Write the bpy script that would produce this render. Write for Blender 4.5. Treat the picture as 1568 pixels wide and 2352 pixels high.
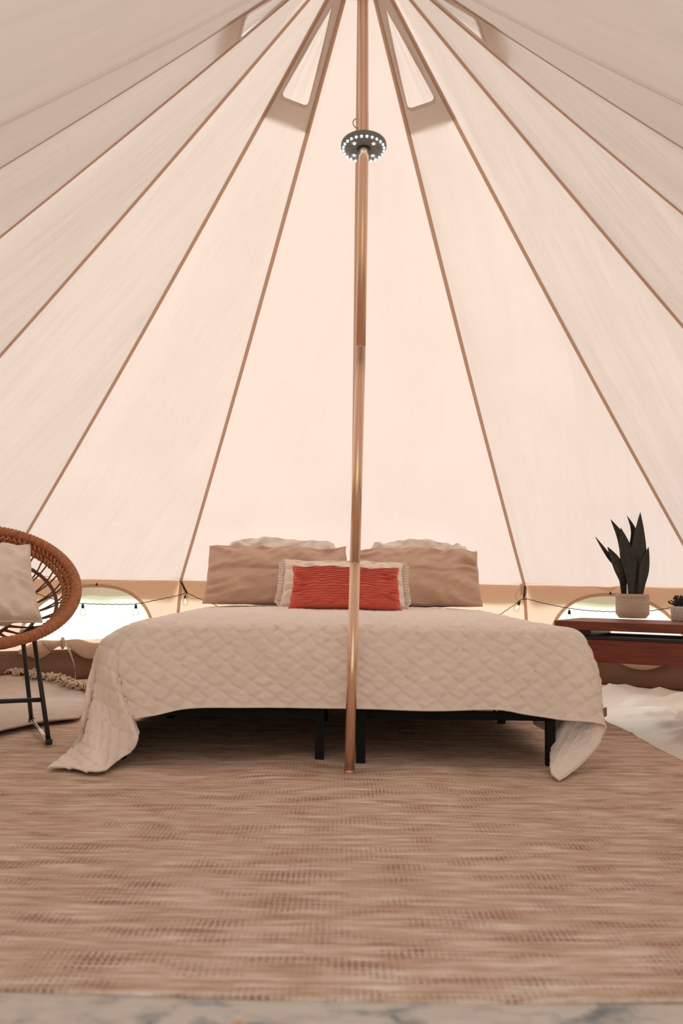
import bpy, bmesh, math, random
from mathutils import Vector, Matrix, noise
random.seed(7)
R_ = math.radians
for o in list(bpy.data.objects): bpy.data.objects.remove(o)
scn = bpy.context.scene
col = scn.collection

# ------------------------------------------------------------------ camera
FPX, CAMH = 2082.0, 0.68
PITCH, ROLL = math.atan(158.0 / FPX), 0.014
CM = Matrix.Rotation(math.pi / 2 + PITCH, 3, 'X') @ Matrix.Rotation(ROLL, 3, 'Z')
CP = Vector((0, 0, CAMH))
cd = bpy.data.cameras.new('camera')
cam = bpy.data.objects.new('camera', cd); col.objects.link(cam)
cam.matrix_world = Matrix.Translation(CP) @ CM.to_4x4()
cd.sensor_fit = 'VERTICAL'; cd.sensor_height = 36; cd.sensor_width = 24
cd.lens = FPX / 2352 * 36
cd.clip_start = 0.02
cd.dof.use_dof = True; cd.dof.focus_distance = 4.9; cd.dof.aperture_fstop = 3.4
scn.camera = cam

# ------------------------------------------------------------------ world, sun, exposure
w = bpy.data.worlds.new('world'); scn.world = w; w.use_nodes = True
nt = w.node_tree; nt.nodes.clear()
wo = nt.nodes.new('ShaderNodeOutputWorld'); bg = nt.nodes.new('ShaderNodeBackground')
wtc = nt.nodes.new('ShaderNodeTexCoord'); wsp = nt.nodes.new('ShaderNodeSeparateXYZ')
wrp = nt.nodes.new('ShaderNodeValToRGB')
nt.links.new(wtc.outputs['Generated'], wsp.inputs[0]); nt.links.new(wsp.outputs['Z'], wrp.inputs[0])
wrp.color_ramp.elements[0].position = 0.0; wrp.color_ramp.elements[0].color = (1.0, 0.975, 0.945, 1)
wrp.color_ramp.elements[1].position = 0.9; wrp.color_ramp.elements[1].color = (0.95, 0.96, 0.97, 1)
nt.links.new(wrp.outputs[0], bg.inputs[0]); bg.inputs[1].default_value = 1.1
nt.links.new(bg.outputs[0], wo.inputs[0])
sd = bpy.data.lights.new('sun', 'SUN'); sun = bpy.data.objects.new('sun', sd); col.objects.link(sun)
sd.energy = 6.4; sd.angle = R_(45); sd.color = (1.0, 0.96, 0.91)
sun.rotation_euler = Vector((0.02, -0.80, -0.62)).to_track_quat('-Z', 'Y').to_euler()   # soft hazy sun from behind the tent
vs = scn.view_settings
vs.view_transform = 'Standard'; vs.look = 'None'; vs.exposure = 0.10; vs.gamma = 1.0
vs.use_curve_mapping = False

# ------------------------------------------------------------------ pixel helpers (direction only; depth from floor / wall / object)
def ray(x, y): return CM @ Vector(((x - 784) / FPX, -(y - 1176) / FPX, -1))
def atY(x, y, d): r = ray(x, y); return CP + r * (d / r.y)
def onZ(x, y, z=0.0): r = ray(x, y); return CP + r * ((z - CAMH) / r.z)

# ------------------------------------------------------------------ mesh helpers
class MB:
    def __init__(s): s.v = []; s.f = []; s.uv = None
    def add(s, vs, fs):
        n = len(s.v); s.v += [tuple(p) for p in vs]; s.f += [tuple(i + n for i in q) for q in fs]; return s
    def box(s, c, size, rot=None):
        hx, hy, hz = [q / 2 for q in size]
        vs = [Vector((a * hx, b * hy, d * hz)) for a in (-1, 1) for b in (-1, 1) for d in (-1, 1)]
        if rot is not None: vs = [rot @ p for p in vs]
        c = Vector(c)
        return s.add([p + c for p in vs], [(0, 1, 3, 2), (4, 6, 7, 5), (0, 4, 5, 1), (2, 3, 7, 6), (0, 2, 6, 4), (1, 5, 7, 3)])
    def tube(s, pts, r, n=8, closed=False, cap=True, flat=1.0, twist=None):
        pts = [Vector(p) for p in pts]; m = len(pts)
        rs = r if isinstance(r, (list, tuple)) else [r] * m
        vs = []; nrm = None
        for i, p in enumerate(pts):
            if closed: t = pts[(i + 1) % m] - pts[i - 1]
            else: t = pts[min(i + 1, m - 1)] - pts[max(i - 1, 0)]
            t.normalize()
            if nrm is None:
                nrm = t.orthogonal().normalized()
                if abs(t.z) < .9: nrm = (Vector((0, 0, 1)) - t * t.z).normalized()
            else:
                nrm = (nrm - t * nrm.dot(t))
                nrm = nrm.normalized() if nrm.length > 1e-6 else t.orthogonal().normalized()
            b = t.cross(nrm)
            for k in range(n):
                a = 2 * math.pi * k / n + (twist * i if twist else 0)
                vs.append(p + (nrm * math.cos(a) + b * math.sin(a) * flat) * rs[i])
        fs = []
        for i in range(m if closed else m - 1):
            j = (i + 1) % m
            for k in range(n): fs.append((i * n + k, i * n + (k + 1) % n, j * n + (k + 1) % n, j * n + k))
        if cap and not closed: fs += [tuple(range(n))[::-1], tuple((m - 1) * n + k for k in range(n))]
        return s.add(vs, fs)
    def lathe(s, prof, c=(0, 0, 0), n=32, rot=None):
        c = Vector(c); vs = []; m = len(prof)
        for (r, z) in prof:
            for k in range(n):
                a = 2 * math.pi * k / n; p = Vector((r * math.cos(a), r * math.sin(a), z))
                vs.append((rot @ p if rot is not None else p) + c)
        fs = [(i * n + k, i * n + (k + 1) % n, (i + 1) * n + (k + 1) % n, (i + 1) * n + k) for i in range(m - 1) for k in range(n)]
        if prof[0][0] > 1e-6: fs.append(tuple(range(n))[::-1])
        if prof[-1][0] > 1e-6: fs.append(tuple((m - 1) * n + k for k in range(n)))
        return s.add(vs, fs)
    def grid(s, rows, closed_u=False):
        m = len(rows); n = len(rows[0])
        vs = [p for r in rows for p in r]
        fs = [(i * n + k, i * n + (k + 1) % n, (i + 1) * n + (k + 1) % n, (i + 1) * n + k)
              for i in range(m - 1) for k in range(n if closed_u else n - 1)]
        return s.add(vs, fs)
    def build(s, name, mat, parent=None, smooth=True, uv=None, bevel=0, solid=0, soff=-1, subd=0):
        me = bpy.data.meshes.new(name); me.from_pydata(s.v, [], s.f); me.update()
        if uv:
            l = me.uv_layers.new(name='UVMap')
            for lp in me.loops: l.data[lp.index].uv = uv[lp.vertex_index]
        me.materials.append(mat)
        if smooth: me.polygons.foreach_set('use_smooth', [True] * len(me.polygons))
        o = bpy.data.objects.new(name, me); col.objects.link(o)
        if parent is not None:
            o.parent = parent
            o.matrix_parent_inverse = parent_world(parent).inverted()
        if solid:
            md = o.modifiers.new('solid', 'SOLIDIFY'); md.thickness = solid; md.offset = soff
        if bevel:
            md = o.modifiers.new('bevel', 'BEVEL'); md.width = bevel; md.segments = 2; md.limit_method = 'ANGLE'
        if subd:
            md = o.modifiers.new('subd', 'SUBSURF'); md.levels = subd; md.render_levels = subd
        return o
def parent_world(p):
    m = Matrix.LocRotScale(p.location, p.rotation_euler, p.scale)
    if p.parent: m = parent_world(p.parent) @ p.matrix_parent_inverse @ m
    return m
def tag(o, label=None, cat=None, group=None, kind=None):
    if label: o['label'] = label
    if cat: o['category'] = cat
    if group: o['group'] = group
    if kind: o['kind'] = kind
    return o
def empty(name, loc, label=None, cat=None, group=None, kind=None):
    o = bpy.data.objects.new(name, None); col.objects.link(o); o.location = loc; o.empty_display_size = .05
    return tag(o, label, cat, group, kind)
def sstep(a, b, x):
    t = max(0, min(1, (x - a) / (b - a))); return t * t * (3 - 2 * t)
def lerp(a, b, t): return a + (b - a) * t
def spl(pts, n, closed=False):
    """Catmull-Rom through points, n samples, uniform by chord length"""
    pts = [Vector(p) for p in pts]; m = len(pts); out = []
    segs = m if closed else m - 1
    def P(i): return pts[i % m] if closed else pts[max(0, min(m - 1, i))]
    dense = []
    for i in range(segs):
        p0, p1, p2, p3 = P(i - 1), P(i), P(i + 1), P(i + 2)
        for k in range(16):
            t = k / 16
            dense.append(.5 * ((2 * p1) + (p2 - p0) * t + (2 * p0 - 5 * p1 + 4 * p2 - p3) * t * t + (3 * p1 - p0 - 3 * p2 + p3) * t ** 3))
    dense.append(P(segs).copy())
    L = [0]
    for i in range(1, len(dense)): L.append(L[-1] + (dense[i] - dense[i - 1]).length)
    j = 0
    for k in range(n):
        d = L[-1] * (k / n if closed else k / (n - 1))
        while j < len(L) - 2 and L[j + 1] < d: j += 1
        seg = L[j + 1] - L[j]
        out.append(dense[j].lerp(dense[j + 1], (d - L[j]) / seg if seg > 1e-9 else 0))
    return out
def fn(x, y, z=0.0): return noise.noise(Vector((x, y, z)))

# ------------------------------------------------------------------ materials
def mat_new(name):
    m = bpy.data.materials.new(name); m.use_nodes = True
    t = m.node_tree; t.nodes.clear()
    out = t.nodes.new('ShaderNodeOutputMaterial')
    return m, t, out
def N(t, typ, **kw):
    n = t.nodes.new(typ)
    for k, v in kw.items():
        if k == 'inp':
            for a, b in v.items(): n.inputs[a].default_value = b
        else: setattr(n, k, v)
    return n
def mapped(t, coord='Object', scale=(1, 1, 1), rot=(0, 0, 0)):
    tc = N(t, 'ShaderNodeTexCoord'); mp = N(t, 'ShaderNodeMapping')
    mp.inputs['Scale'].default_value = scale; mp.inputs['Rotation'].default_value = rot
    t.links.new(tc.outputs[coord], mp.inputs[0]); return mp.outputs[0]
def ramp(t, fac, stops):
    r = N(t, 'ShaderNodeValToRGB'); e = r.color_ramp.elements
    while len(e) < len(stops): e.new(.5)
    for i, (p, c) in enumerate(stops): e[i].position = p; e[i].color = (*c, 1)
    t.links.new(fac, r.inputs[0]); return r.outputs[0]
def noi(t, vec, scale, detail=4, rough=.55):
    n = N(t, 'ShaderNodeTexNoise', inp={'Scale': scale, 'Detail': detail, 'Roughness': rough})
    t.links.new(vec, n.inputs['Vector']); return n.outputs['Fac']
def bump(t, h, strength, dist, prev=None):
    b = N(t, 'ShaderNodeBump', inp={'Strength': strength, 'Distance': dist})
    t.links.new(h, b.inputs['Height'])
    if prev is not None: t.links.new(prev, b.inputs['Normal'])
    return b.outputs[0]
def plain(name, c1, c2=None, rough=.6, scale=30, stretch=(1, 1, 1), bmp=0, bscale=200, bdist=.002, metal=0, coord='Object', spec=.5, sheen=0, stops=(.3, .7)):
    m, t, out = mat_new(name)
    p = N(t, 'ShaderNodeBsdfPrincipled', inp={'Roughness': rough, 'Metallic': metal, 'Specular IOR Level': spec})
    if sheen: p.inputs['Sheen Weight'].default_value = sheen
    c2 = c2 or tuple(min(1, q * 1.18) for q in c1)
    v = mapped(t, coord, stretch)
    t.links.new(ramp(t, noi(t, v, scale), [(stops[0], c1), (stops[1], c2)]), p.inputs['Base Color'])
    if bmp:
        v2 = mapped(t, coord, stretch)
        t.links.new(bump(t, noi(t, v2, bscale, 3), bmp, bdist), p.inputs['Normal'])
    t.links.new(p.outputs[0], out.inputs[0]); return m

def canvas_mat(name, trans, diff, mixf=.30, wr=.48):
    m, t, out = mat_new(name)
    tr = N(t, 'ShaderNodeBsdfTranslucent'); df = N(t, 'ShaderNodeBsdfDiffuse'); mx = N(t, 'ShaderNodeMixShader')
    v = mapped(t, 'UV', (1, 1, 1))
    f1 = noi(t, v, 2.2, 5, .6)
    t.links.new(ramp(t, f1, [(.25, tuple(q * .93 for q in trans)), (.75, trans)]), tr.inputs[0])
    t.links.new(ramp(t, f1, [(.25, tuple(q * .95 for q in diff)), (.75, diff)]), df.inputs[0])
    # crease lines running down and slightly across the cloth, and the fine weave
    v1 = mapped(t, 'UV', (5.5, .55, 1), (0, 0, .25)); v2 = mapped(t, 'UV', (4, .8, 1), (0, 0, -.45))
    a = noi(t, v1, 2.0, 3, .5); b = noi(t, v2, 2.3, 2, .5)
    v3 = mapped(t, 'UV', (1, 1, 1)); c = noi(t, v3, 320, 1, .5)
    n1 = bump(t, a, wr * .55, .035); n2 = bump(t, b, wr * .4, .03, n1); n3 = bump(t, c, .18, .002, n2)
    for s_ in (tr, df): t.links.new(n3, s_.inputs['Normal'])
    mx.inputs[0].default_value = mixf
    t.links.new(df.outputs[0], mx.inputs[1]); t.links.new(tr.outputs[0], mx.inputs[2])
    t.links.new(mx.outputs[0], out.inputs[0]); return m
M = {}
M['canvas'] = canvas_mat('canvas', (.795, .70, .66), (.64, .52, .45))
M['canvas_tape'] = canvas_mat('canvas_tape', (.80, .56, .42), (.50, .33, .24), .4, .1)
M['canvas_wall'] = canvas_mat('canvas_wall', (.93, .72, .58), (.62, .46, .36), .33, .35)
M['mudwall'] = plain('mudwall', (.14, .068, .036), (.20, .10, .056), .55, 3, bmp=.3, bscale=6, bdist=.03)
M['groundsheet'] = plain('groundsheet', (.74, .66, .59), (.80, .73, .66), .5, 3, bmp=.25, bscale=40, bdist=.004)
M['lawn'] = plain('lawn', (.44, .43, .20), (.54, .53, .30), .9, 6)
M['vent_trim'] = plain('vent_trim', (.66, .54, .48), None, .8, 40)

def screen_mat():
    m, t, out = mat_new('insect_screen')
    tp = N(t, 'ShaderNodeBsdfTransparent', inp={'Color': (.95, 1, .98, 1)}); tl = N(t, 'ShaderNodeBsdfTranslucent', inp={'Color': (.38, .445, .44, 1)})
    mx = N(t, 'ShaderNodeMixShader', inp={0: .68})
    t.links.new(tp.outputs[0], mx.inputs[1]); t.links.new(tl.outputs[0], mx.inputs[2]); t.links.new(mx.outputs[0], out.inputs[0]); return m
M['screen'] = screen_mat()

def wood_mat(name, c1, c2, rough, scale=3, st=(1, 14, 14)):
    m, t, out = mat_new(name)
    p = N(t, 'ShaderNodeBsdfPrincipled', inp={'Roughness': rough})
    v = mapped(t, 'Object', st)
    t.links.new(ramp(t, noi(t, v, scale, 6, .6), [(.3, c1), (.55, c2), (.75, tuple(q * .7 for q in c1))]), p.inputs['Base Color'])
    t.links.new(bump(t, noi(t, mapped(t, 'Object', st), scale * 4, 3), .12, .003), p.inputs['Normal'])
    t.links.new(p.outputs[0], out.inputs[0]); return m
M['wood_red'] = wood_mat('wood_red', (.105, .020, .009), (.215, .044, .017), .42)
M['blackpaint'] = plain('blackpaint', (.012, .011, .010), None, .3, 20)
M['steel_black'] = plain('steel_black', (.010, .010, .011), None, .42, 20)
M['bedsteel'] = plain('bedsteel', (.010, .010, .010), None, .8, 20, spec=.15)
M['chrome'] = plain('chrome', (.62, .60, .58), None, .25, 20, metal=1)
M['mattress'] = plain('mattress', (.7, .67, .62), None, .9, 40)

def pole_mat():
    m, t, out = mat_new('pole_metal')
    p = N(t, 'ShaderNodeBsdfPrincipled', inp={'Roughness': .22, 'Metallic': .9})
    v = mapped(t, 'Object', (6, 6, .5))
    t.links.new(ramp(t, noi(t, v, 3, 3), [(.3, (.76, .50, .36)), (.7, (.86, .61, .46))]), p.inputs['Base Color'])
    t.links.new(p.outputs[0], out.inputs[0]); return m
M['pole'] = pole_mat()

def quilt_mat():
    m, t, out = mat_new('quilt_cotton')
    p = N(t, 'ShaderNodeBsdfPrincipled', inp={'Roughness': .9, 'Specular IOR Level': .2, 'Sheen Weight': .15})
    v = mapped(t, 'UV', (1, 1, 1))
    t.links.new(ramp(t, noi(t, v, 9, 5, .6), [(.3, (.90, .785, .70)), (.7, (.95, .85, .775))]), p.inputs['Base Color'])
    a = noi(t, mapped(t, 'UV', (1, 2.2, 1)), 55, 4, .6); b = noi(t, mapped(t, 'UV'), 600, 1)
    t.links.new(bump(t, b, .12, .001, bump(t, a, .55, .006)), p.inputs['Normal'])
    t.links.new(p.outputs[0], out.inputs[0]); return m
M['quilt'] = quilt_mat()

def cloth_mat(name, c1, c2, fine=500, big=8, bs=.4):
    m, t, out = mat_new(name)
    p = N(t, 'ShaderNodeBsdfPrincipled', inp={'Roughness': .88, 'Specular IOR Level': .2, 'Sheen Weight': .2})
    v = mapped(t, 'Object')
    t.links.new(ramp(t, noi(t, v, 7, 4), [(.3, c1), (.7, c2)]), p.inputs['Base Color'])
    t.links.new(bump(t, noi(t, mapped(t, 'Object'), fine, 1), .12, .001, bump(t, noi(t, mapped(t, 'Object', (1, 1, 1.8), (0, .5, 0)), big, 3, .55), bs, .025)), p.inputs['Normal'])
    t.links.new(p.outputs[0], out.inputs[0]); return m
M['taupe'] = cloth_mat('taupe_cotton', (.58, .39, .295), (.65, .445, .34), big=7, bs=.55)
M['white_cotton'] = cloth_mat('white_cotton', (.78, .70, .63), (.82, .75, .68), big=9, bs=.5)
M['sham'] = cloth_mat('cream_linen', (.87, .75, .65), (.90, .80, .71), big=14, bs=.5)
M['coral'] = cloth_mat('coral_red', (.70, .125, .09), (.78, .16, .115), big=10, bs=.2)
M['linen'] = cloth_mat('chair_linen', (.76, .65, .56), (.81, .70, .61), big=8, bs=.5)

def jute_mat():
    m, t, out = mat_new('jute')
    p = N(t, 'ShaderNodeBsdfPrincipled', inp={'Roughness': .95, 'Specular IOR Level': .1})
    # undyed weft streaks, brown yarn showing in patches between the threads of the open weave
    s1 = noi(t, mapped(t, 'Object', (4.5, 42, 1)), 1.0, 6, .7)
    s2 = noi(t, mapped(t, 'Object', (7, 120, 1)), 1.0, 3, .6)
    patch = noi(t, mapped(t, 'Object', (5.5, 15, 1)), 1.0, 5, .62)
    ad = N(t, 'ShaderNodeMath', operation='MULTIPLY_ADD', inp={1: .6})
    hf = N(t, 'ShaderNodeMath', operation='MULTIPLY', inp={1: .4}); t.links.new(s2, hf.inputs[0])
    t.links.new(s1, ad.inputs[0]); t.links.new(hf.outputs[0], ad.inputs[2])
    c = ramp(t, ad.outputs[0], [(.36, (.44, .27, .185)), (.48, (.62, .44, .335)), (.60, (.84, .71, .61))])
    wv = N(t, 'ShaderNodeTexWave', wave_type='BANDS', bands_direction='X', inp={'Scale': 26, 'Distortion': 2.0, 'Detail': 2, 'Detail Scale': 2})
    t.links.new(mapped(t, 'Object'), wv.inputs[0])
    wy = N(t, 'ShaderNodeTexWave', wave_type='BANDS', bands_direction='Y', inp={'Scale': 22, 'Distortion': 2.5, 'Detail': 2})
    t.links.new(mapped(t, 'Object'), wy.inputs[0])
    mm = N(t, 'ShaderNodeMath', operation='MAXIMUM'); t.links.new(wv.outputs['Fac'], mm.inputs[0]); t.links.new(wy.outputs['Fac'], mm.inputs[1])
    cell = N(t, 'ShaderNodeMapRange', inp={1: .45, 2: .92, 3: 1.0, 4: .12}); t.links.new(mm.outputs[0], cell.inputs[0])
    pm = N(t, 'ShaderNodeMapRange', inp={1: .47, 2: .66, 3: .06, 4: .95}); t.links.new(patch, pm.inputs[0])
    fac = N(t, 'ShaderNodeMath', operation='MULTIPLY', use_clamp=True); t.links.new(cell.outputs[0], fac.inputs[0]); t.links.new(pm.outputs[0], fac.inputs[1])
    mu = N(t, 'ShaderNodeMix', data_type='RGBA', inp={7: (.23, .10, .052, 1)})
    t.links.new(fac.outputs[0], mu.inputs[0]); t.links.new(c, mu.inputs[6])
    t.links.new(mu.outputs[2], p.inputs['Base Color'])
    t.links.new(bump(t, mm.outputs[0], .35, .004, bump(t, s1, .4, .006)), p.inputs['Normal'])
    t.links.new(p.outputs[0], out.inputs[0]); return m
M['jute'] = jute_mat()

def distressed_mat(name, base, dark, warm, sc):
    m, t, out = mat_new(name)
    p = N(t, 'ShaderNodeBsdfPrincipled', inp={'Roughness': .95, 'Specular IOR Level': .1})
    v = mapped(t, 'Object')
    vo = N(t, 'ShaderNodeTexVoronoi', feature='DISTANCE_TO_EDGE', inp={'Scale': sc})
    nz = N(t, 'ShaderNodeTexNoise', inp={'Scale': 9, 'Detail': 5}); t.links.new(v, nz.inputs['Vector'])
    mxv = N(t, 'ShaderNodeMix', data_type='RGBA', blend_type='LINEAR_LIGHT', inp={0: .12}); t.links.new(v, mxv.inputs[6]); t.links.new(nz.outputs['Color'], mxv.inputs[7])
    t.links.new(mxv.outputs[2], vo.inputs['Vector'])
    line = ramp(t, vo.outputs['Distance'], [(.02, (1, 1, 1)), (.16, (0, 0, 0))])
    fade = ramp(t, noi(t, mapped(t, 'Object', (1, 1.6, 1)), 6, 5, .7), [(.42, (0, 0, 0)), (.66, (1, 1, 1))])
    ml = N(t, 'ShaderNodeMath', operation='MULTIPLY'); t.links.new(line, ml.inputs[0]); t.links.new(fade, ml.inputs[1])
    b0 = ramp(t, noi(t, mapped(t, 'Object', (2, 30, 1)), 4, 4, .6), [(.3, tuple(q * .85 for q in base)), (.7, base)])
    m1 = N(t, 'ShaderNodeMix', data_type='RGBA'); t.links.new(ml.outputs[0], m1.inputs[0]); t.links.new(b0, m1.inputs[6]); m1.inputs[7].default_value = (*dark, 1)
    sp = ramp(t, noi(t, mapped(t, 'Object'), 24, 2, .4), [(.69, (0, 0, 0)), (.76, (1, 1, 1))])
    m2 = N(t, 'ShaderNodeMix', data_type='RGBA'); t.links.new(sp, m2.inputs[0]); t.links.new(m1.outputs[2], m2.inputs[6]); m2.inputs[7].default_value = (*warm, 1)
    t.links.new(m2.outputs[2], p.inputs['Base Color'])
    t.links.new(bump(t, noi(t, mapped(t, 'Object', (1, 8, 1)), 120, 2), .4, .003), p.inputs['Normal'])
    t.links.new(p.outputs[0], out.inputs[0]); return m
M['rug_grey'] = distressed_mat('rug_grey', (.70, .63, .57), (.22, .245, .25), (.62, .36, .22), 6.5)
M['rug_pale'] = distressed_mat('rug_pale', (.64, .53, .45), (.45, .44, .43), (.60, .46, .38), 6)
M['fringe'] = plain('fringe', (.52, .38, .27), (.62, .47, .35), .95, 60)
M['rattan'] = plain('rattan', (.30, .095, .032), (.50, .185, .070), .5, 60, (1, 1, 1), .3, 150, .003)
M['rattan_dark'] = plain('rattan_dark', (.12, .040, .018), (.20, .070, .028), .5, 60)
M['cord'] = plain('cord', (.012, .010, .009), None, .6, 40)
M['terracotta'] = plain('terracotta', (.47, .345, .26), (.62, .475, .375), .85, 5, (2, 2, 26), .2, 60, .003)
M['soil'] = plain('soil', (.03, .02, .014), None, .95, 60)
M['leaf'] = plain('leaf', (.012, .013, .008), (.028, .029, .018), .45, 14, (1, 1, 3))
M['succulent'] = plain('succulent', (.018, .024, .012), (.035, .042, .02), .5, 30)
def glass_mat():
    m, t, out = mat_new('bulb_glass')
    tp = N(t, 'ShaderNodeBsdfTransparent', inp={'Color': (.97, .97, .96, 1)}); gl = N(t, 'ShaderNodeBsdfGlossy', inp={'Roughness': .03})
    fr = N(t, 'ShaderNodeFresnel', inp={0: 1.10}); mx = N(t, 'ShaderNodeMixShader')
    t.links.new(fr.outputs[0], mx.inputs[0]); t.links.new(tp.outputs[0], mx.inputs[1]); t.links.new(gl.outputs[0], mx.inputs[2]); t.links.new(mx.outputs[0], out.inputs[0]); return m
M['glass'] = glass_mat()
def emit(name, c, s):
    m, t, out = mat_new(name); e = N(t, 'ShaderNodeEmission', inp={0: (*c, 1), 1: s}); t.links.new(e.outputs[0], out.inputs[0]); return m
M['led'] = emit('led', (.72, .95, 1.0), 5)
M['filament'] = emit('filament', (1, .95, .85), 6)
M['lamp_plastic'] = plain('lamp_plastic', (.17, .178, .18), (.22, .228, .23), .4, 60, (1, 1, 1))
def geo_pot_mat():
    m, t, out = mat_new('geo_pot')
    p = N(t, 'ShaderNodeBsdfPrincipled', inp={'Roughness': .6})
    t.links.new(ramp(t, noi(t, mapped(t, 'Object'), 40), [(.3, (.60, .53, .47)), (.7, (.66, .59, .52))]), p.inputs['Base Color'])
    t.links.new(p.outputs[0], out.inputs[0]); return m
M['geo_pot'] = geo_pot_mat()
M['geo_line'] = plain('geo_line', (.30, .24, .20), None, .7, 40)

# ================================================================== THE TENT (setting)
PB = onZ(802, 1782)                                    # foot of the centre pole on the floor
AP = atY(828, -138, PB.y)                              # where all roof seams meet
TC = Vector((.075, PB.y, 0)); RE, EZ = 2.60, .68       # eave circle
RF = 2.72; MZ = .25; FZ = .085                         # floor edge, top of mud wall, lift of the floor edge
DK = math.pi / 7.5
def ang(k): return Vector((math.sin(k * DK), math.cos(k * DK), 0))
def eave(k):
    if abs(k) > 5.5:
        s_ = 1 if k > 0 else -1
        return Vector((TC.x + s_ * 1.40, 1.02, .75))
    return TC + ang(k) * RE + Vector((0, 0, EZ))
def apex(k): return AP + ang(k) * .07 - Vector((0, 0, .055))
def seam_pt(k, t):
    p = eave(k).lerp(apex(k), t); sg = 4 * t * (1 - t)
    return p - ang(k) * .018 * sg - Vector((0, 0, .02 * sg))
def panel_n(k):
    e0, e1, a = eave(k), eave(k + 1), apex(k + .5)
    n = (e1 - e0).cross(a - e0).normalized()
    if n.dot(ang(k + .5)) < 0: n = -n
    return n                                           # outward
def roof_pt(k, s_, t, off=0.0):
    a, b = seam_pt(k, t), seam_pt(k + 1, t); p = a.lerp(b, s_); n = panel_n(k)
    sag = 4 * s_ * (1 - s_); wid = (b - a).length
    q = p - n * (.010 * sag * wid / .9)
    edge = sstep(.25, 0, t)                            # gathers close to the eave
    q += n * (.008 * edge * sag * math.sin(s_ * 24 + 3 * fn(k * 3.1, s_ * 3)) * fn(s_ * 6, k * 5.3, t * 2) * 2)
    q += n * .016 * fn(s_ * wid * 3.0 + 5 * k, t * 2.6, k * 1.7) * min(1, sag * 2)
    return q + n * off
VENT_K = (1, -2, 4, -5)
VB, VT, HB = .842, .955, .812                          # vent opening bottom / top, hood bottom

ceiling = empty('ceiling', TC + Vector((0, 0, EZ)), 'conical cream canvas roof of the bell tent with brown seams', 'tent roof', kind='structure')
def strip_mesh(fun, cols, rows):
    g = [[fun(c, r) for c in cols(r)] for r in rows]; return g
def uvs_for(rows_uv): return [p for r in rows_uv for p in r]
def lin(a, b, n): return [a + (b - a) * i / (n - 1) for i in range(n)]
def add_strip(mb, uv, k, cols, rows, off=0):
    g = []; 
    for t in rows:
        r = []
        for s_ in cols(t):
            r.append(roof_pt(k, s_, t, off)); uv.append((k * 1.3 + s_ * 1.05 * (1 - t) , t * 3.3))
        g.append(r)
    mb.grid(g)
def hole(t):                                           # opening inside the panel, rounded bottom corners
    ma = .17 * (1 - VB) / (1 - t) * .9
    ma = min(ma, .499)
    q = (t - VB) / .006
    if q < 1: ma += .10 * (1 - math.sqrt(max(0, 1 - (1 - q) ** 2)))
    return ma, 1 - ma
for k in range(-6, 6):
    mb = MB(); uv = []
    if k in VENT_K:
        add_strip(mb, uv, k, lambda t: lin(0, 1, 17), lin(0, VB, 44))
        hr = [VB + .006 * i / 4 for i in range(4)] + lin(VB + .006, VT, 16)
        add_strip(mb, uv, k, lambda t: lin(0, hole(t)[0], 4), hr)
        add_strip(mb, uv, k, lambda t: lin(hole(t)[1], 1, 4), hr)
        add_strip(mb, uv, k, lambda t: lin(0, 1, 9), lin(VT, 1, 6))
        # rim tape of the opening
    else:
        add_strip(mb, uv, k, lambda t: lin(0, 1, 17), lin(0, 1, 52))
    mb.build('roof_panel', M['canvas'], ceiling, uv=uv)
    if k in VENT_K:
        tb = MB(); n = panel_n(k)
        loop = [(hole(t)[0], t) for t in lin(VT, VB + .006, 12)] + [(hole(VB + .006 * i / 4)[0], VB + .006 * i / 4) for i in (3, 2, 1, 0)]
        loop += [(1 - a, t) for a, t in loop[::-1]]
        g = [[], []]
        for (a, t) in loop:
            p = roof_pt(k, a, t, -.004); c = roof_pt(k, .5, VB + .05, -.004)
            d = (p - c).normalized() * .011
            g[0].append(p - d * .25); g[1].append(p + d)
        tb.grid(g); tb.build('vent_binding', M['vent_trim'], ceiling)
        hb = MB(); uvh = []; g = []
        for t in lin(HB, .985, 14):
            r = []
            for s_ in lin(-.02, 1.02, 13):
                lift = .035 * sstep(.93, HB, t) * (math.sin(math.pi * max(0, min(1, s_))) ** .6) + .003
                r.append(roof_pt(k, s_, t, lift)); uvh.append((k + s_ * .5, t * 3.3))
            g.append(r)
        hb.grid(g); hb.build('vent_hood', M['canvas'], ceiling, uv=uvh)
# entrance dormer: two faces from the seams to the raised door ridge
DP = Vector((TC.x, .66, 2.12))
for sg in (-1, 1):
    mb = MB(); g = []; uv = []
    for t in lin(0, 1, 36):
        a = seam_pt(6 * sg, t); b = DP.lerp(apex(7.5 * sg), t) - Vector((0, 0, .05 * 4 * t * (1 - t))); r = []
        for s_ in lin(0, 1, 18):
            p = a.lerp(b, s_); p.z -= .05 * 4 * s_ * (1 - s_) * (1 - t); r.append(p); uv.append((sg * 9 + s_ * 1.6 * (1 - t), t * 3.2))
        g.append(r)
    mb.grid(g); mb.build('roof_panel', M['canvas'], ceiling, uv=uv)
def ribbon(pts, wdir, wid):
    g = [[], []]
    for i, p in enumerate(pts):
        wd = wdir(i) if callable(wdir) else wdir
        g[0].append(p - wd * wid / 2); g[1].append(p + wd * wid / 2)
    return g
for k in range(-6, 7):                                 # felled seams: a second layer of cloth
    pts = [seam_pt(k, t) - (ang(k) * .5 + Vector((0, 0, .6))) * .007 for t in lin(0, 1, 40)]
    wd = (seam_pt(k, .5) - seam_pt(k, .4)).cross(ang(k)).normalized()
    mb = MB(); g = ribbon(pts, wd, .019); mb.grid(g)
    mb.build('seam', M['canvas_tape'], ceiling, uv=[(k, i * .08) for i in range(40)] * 2)
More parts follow.
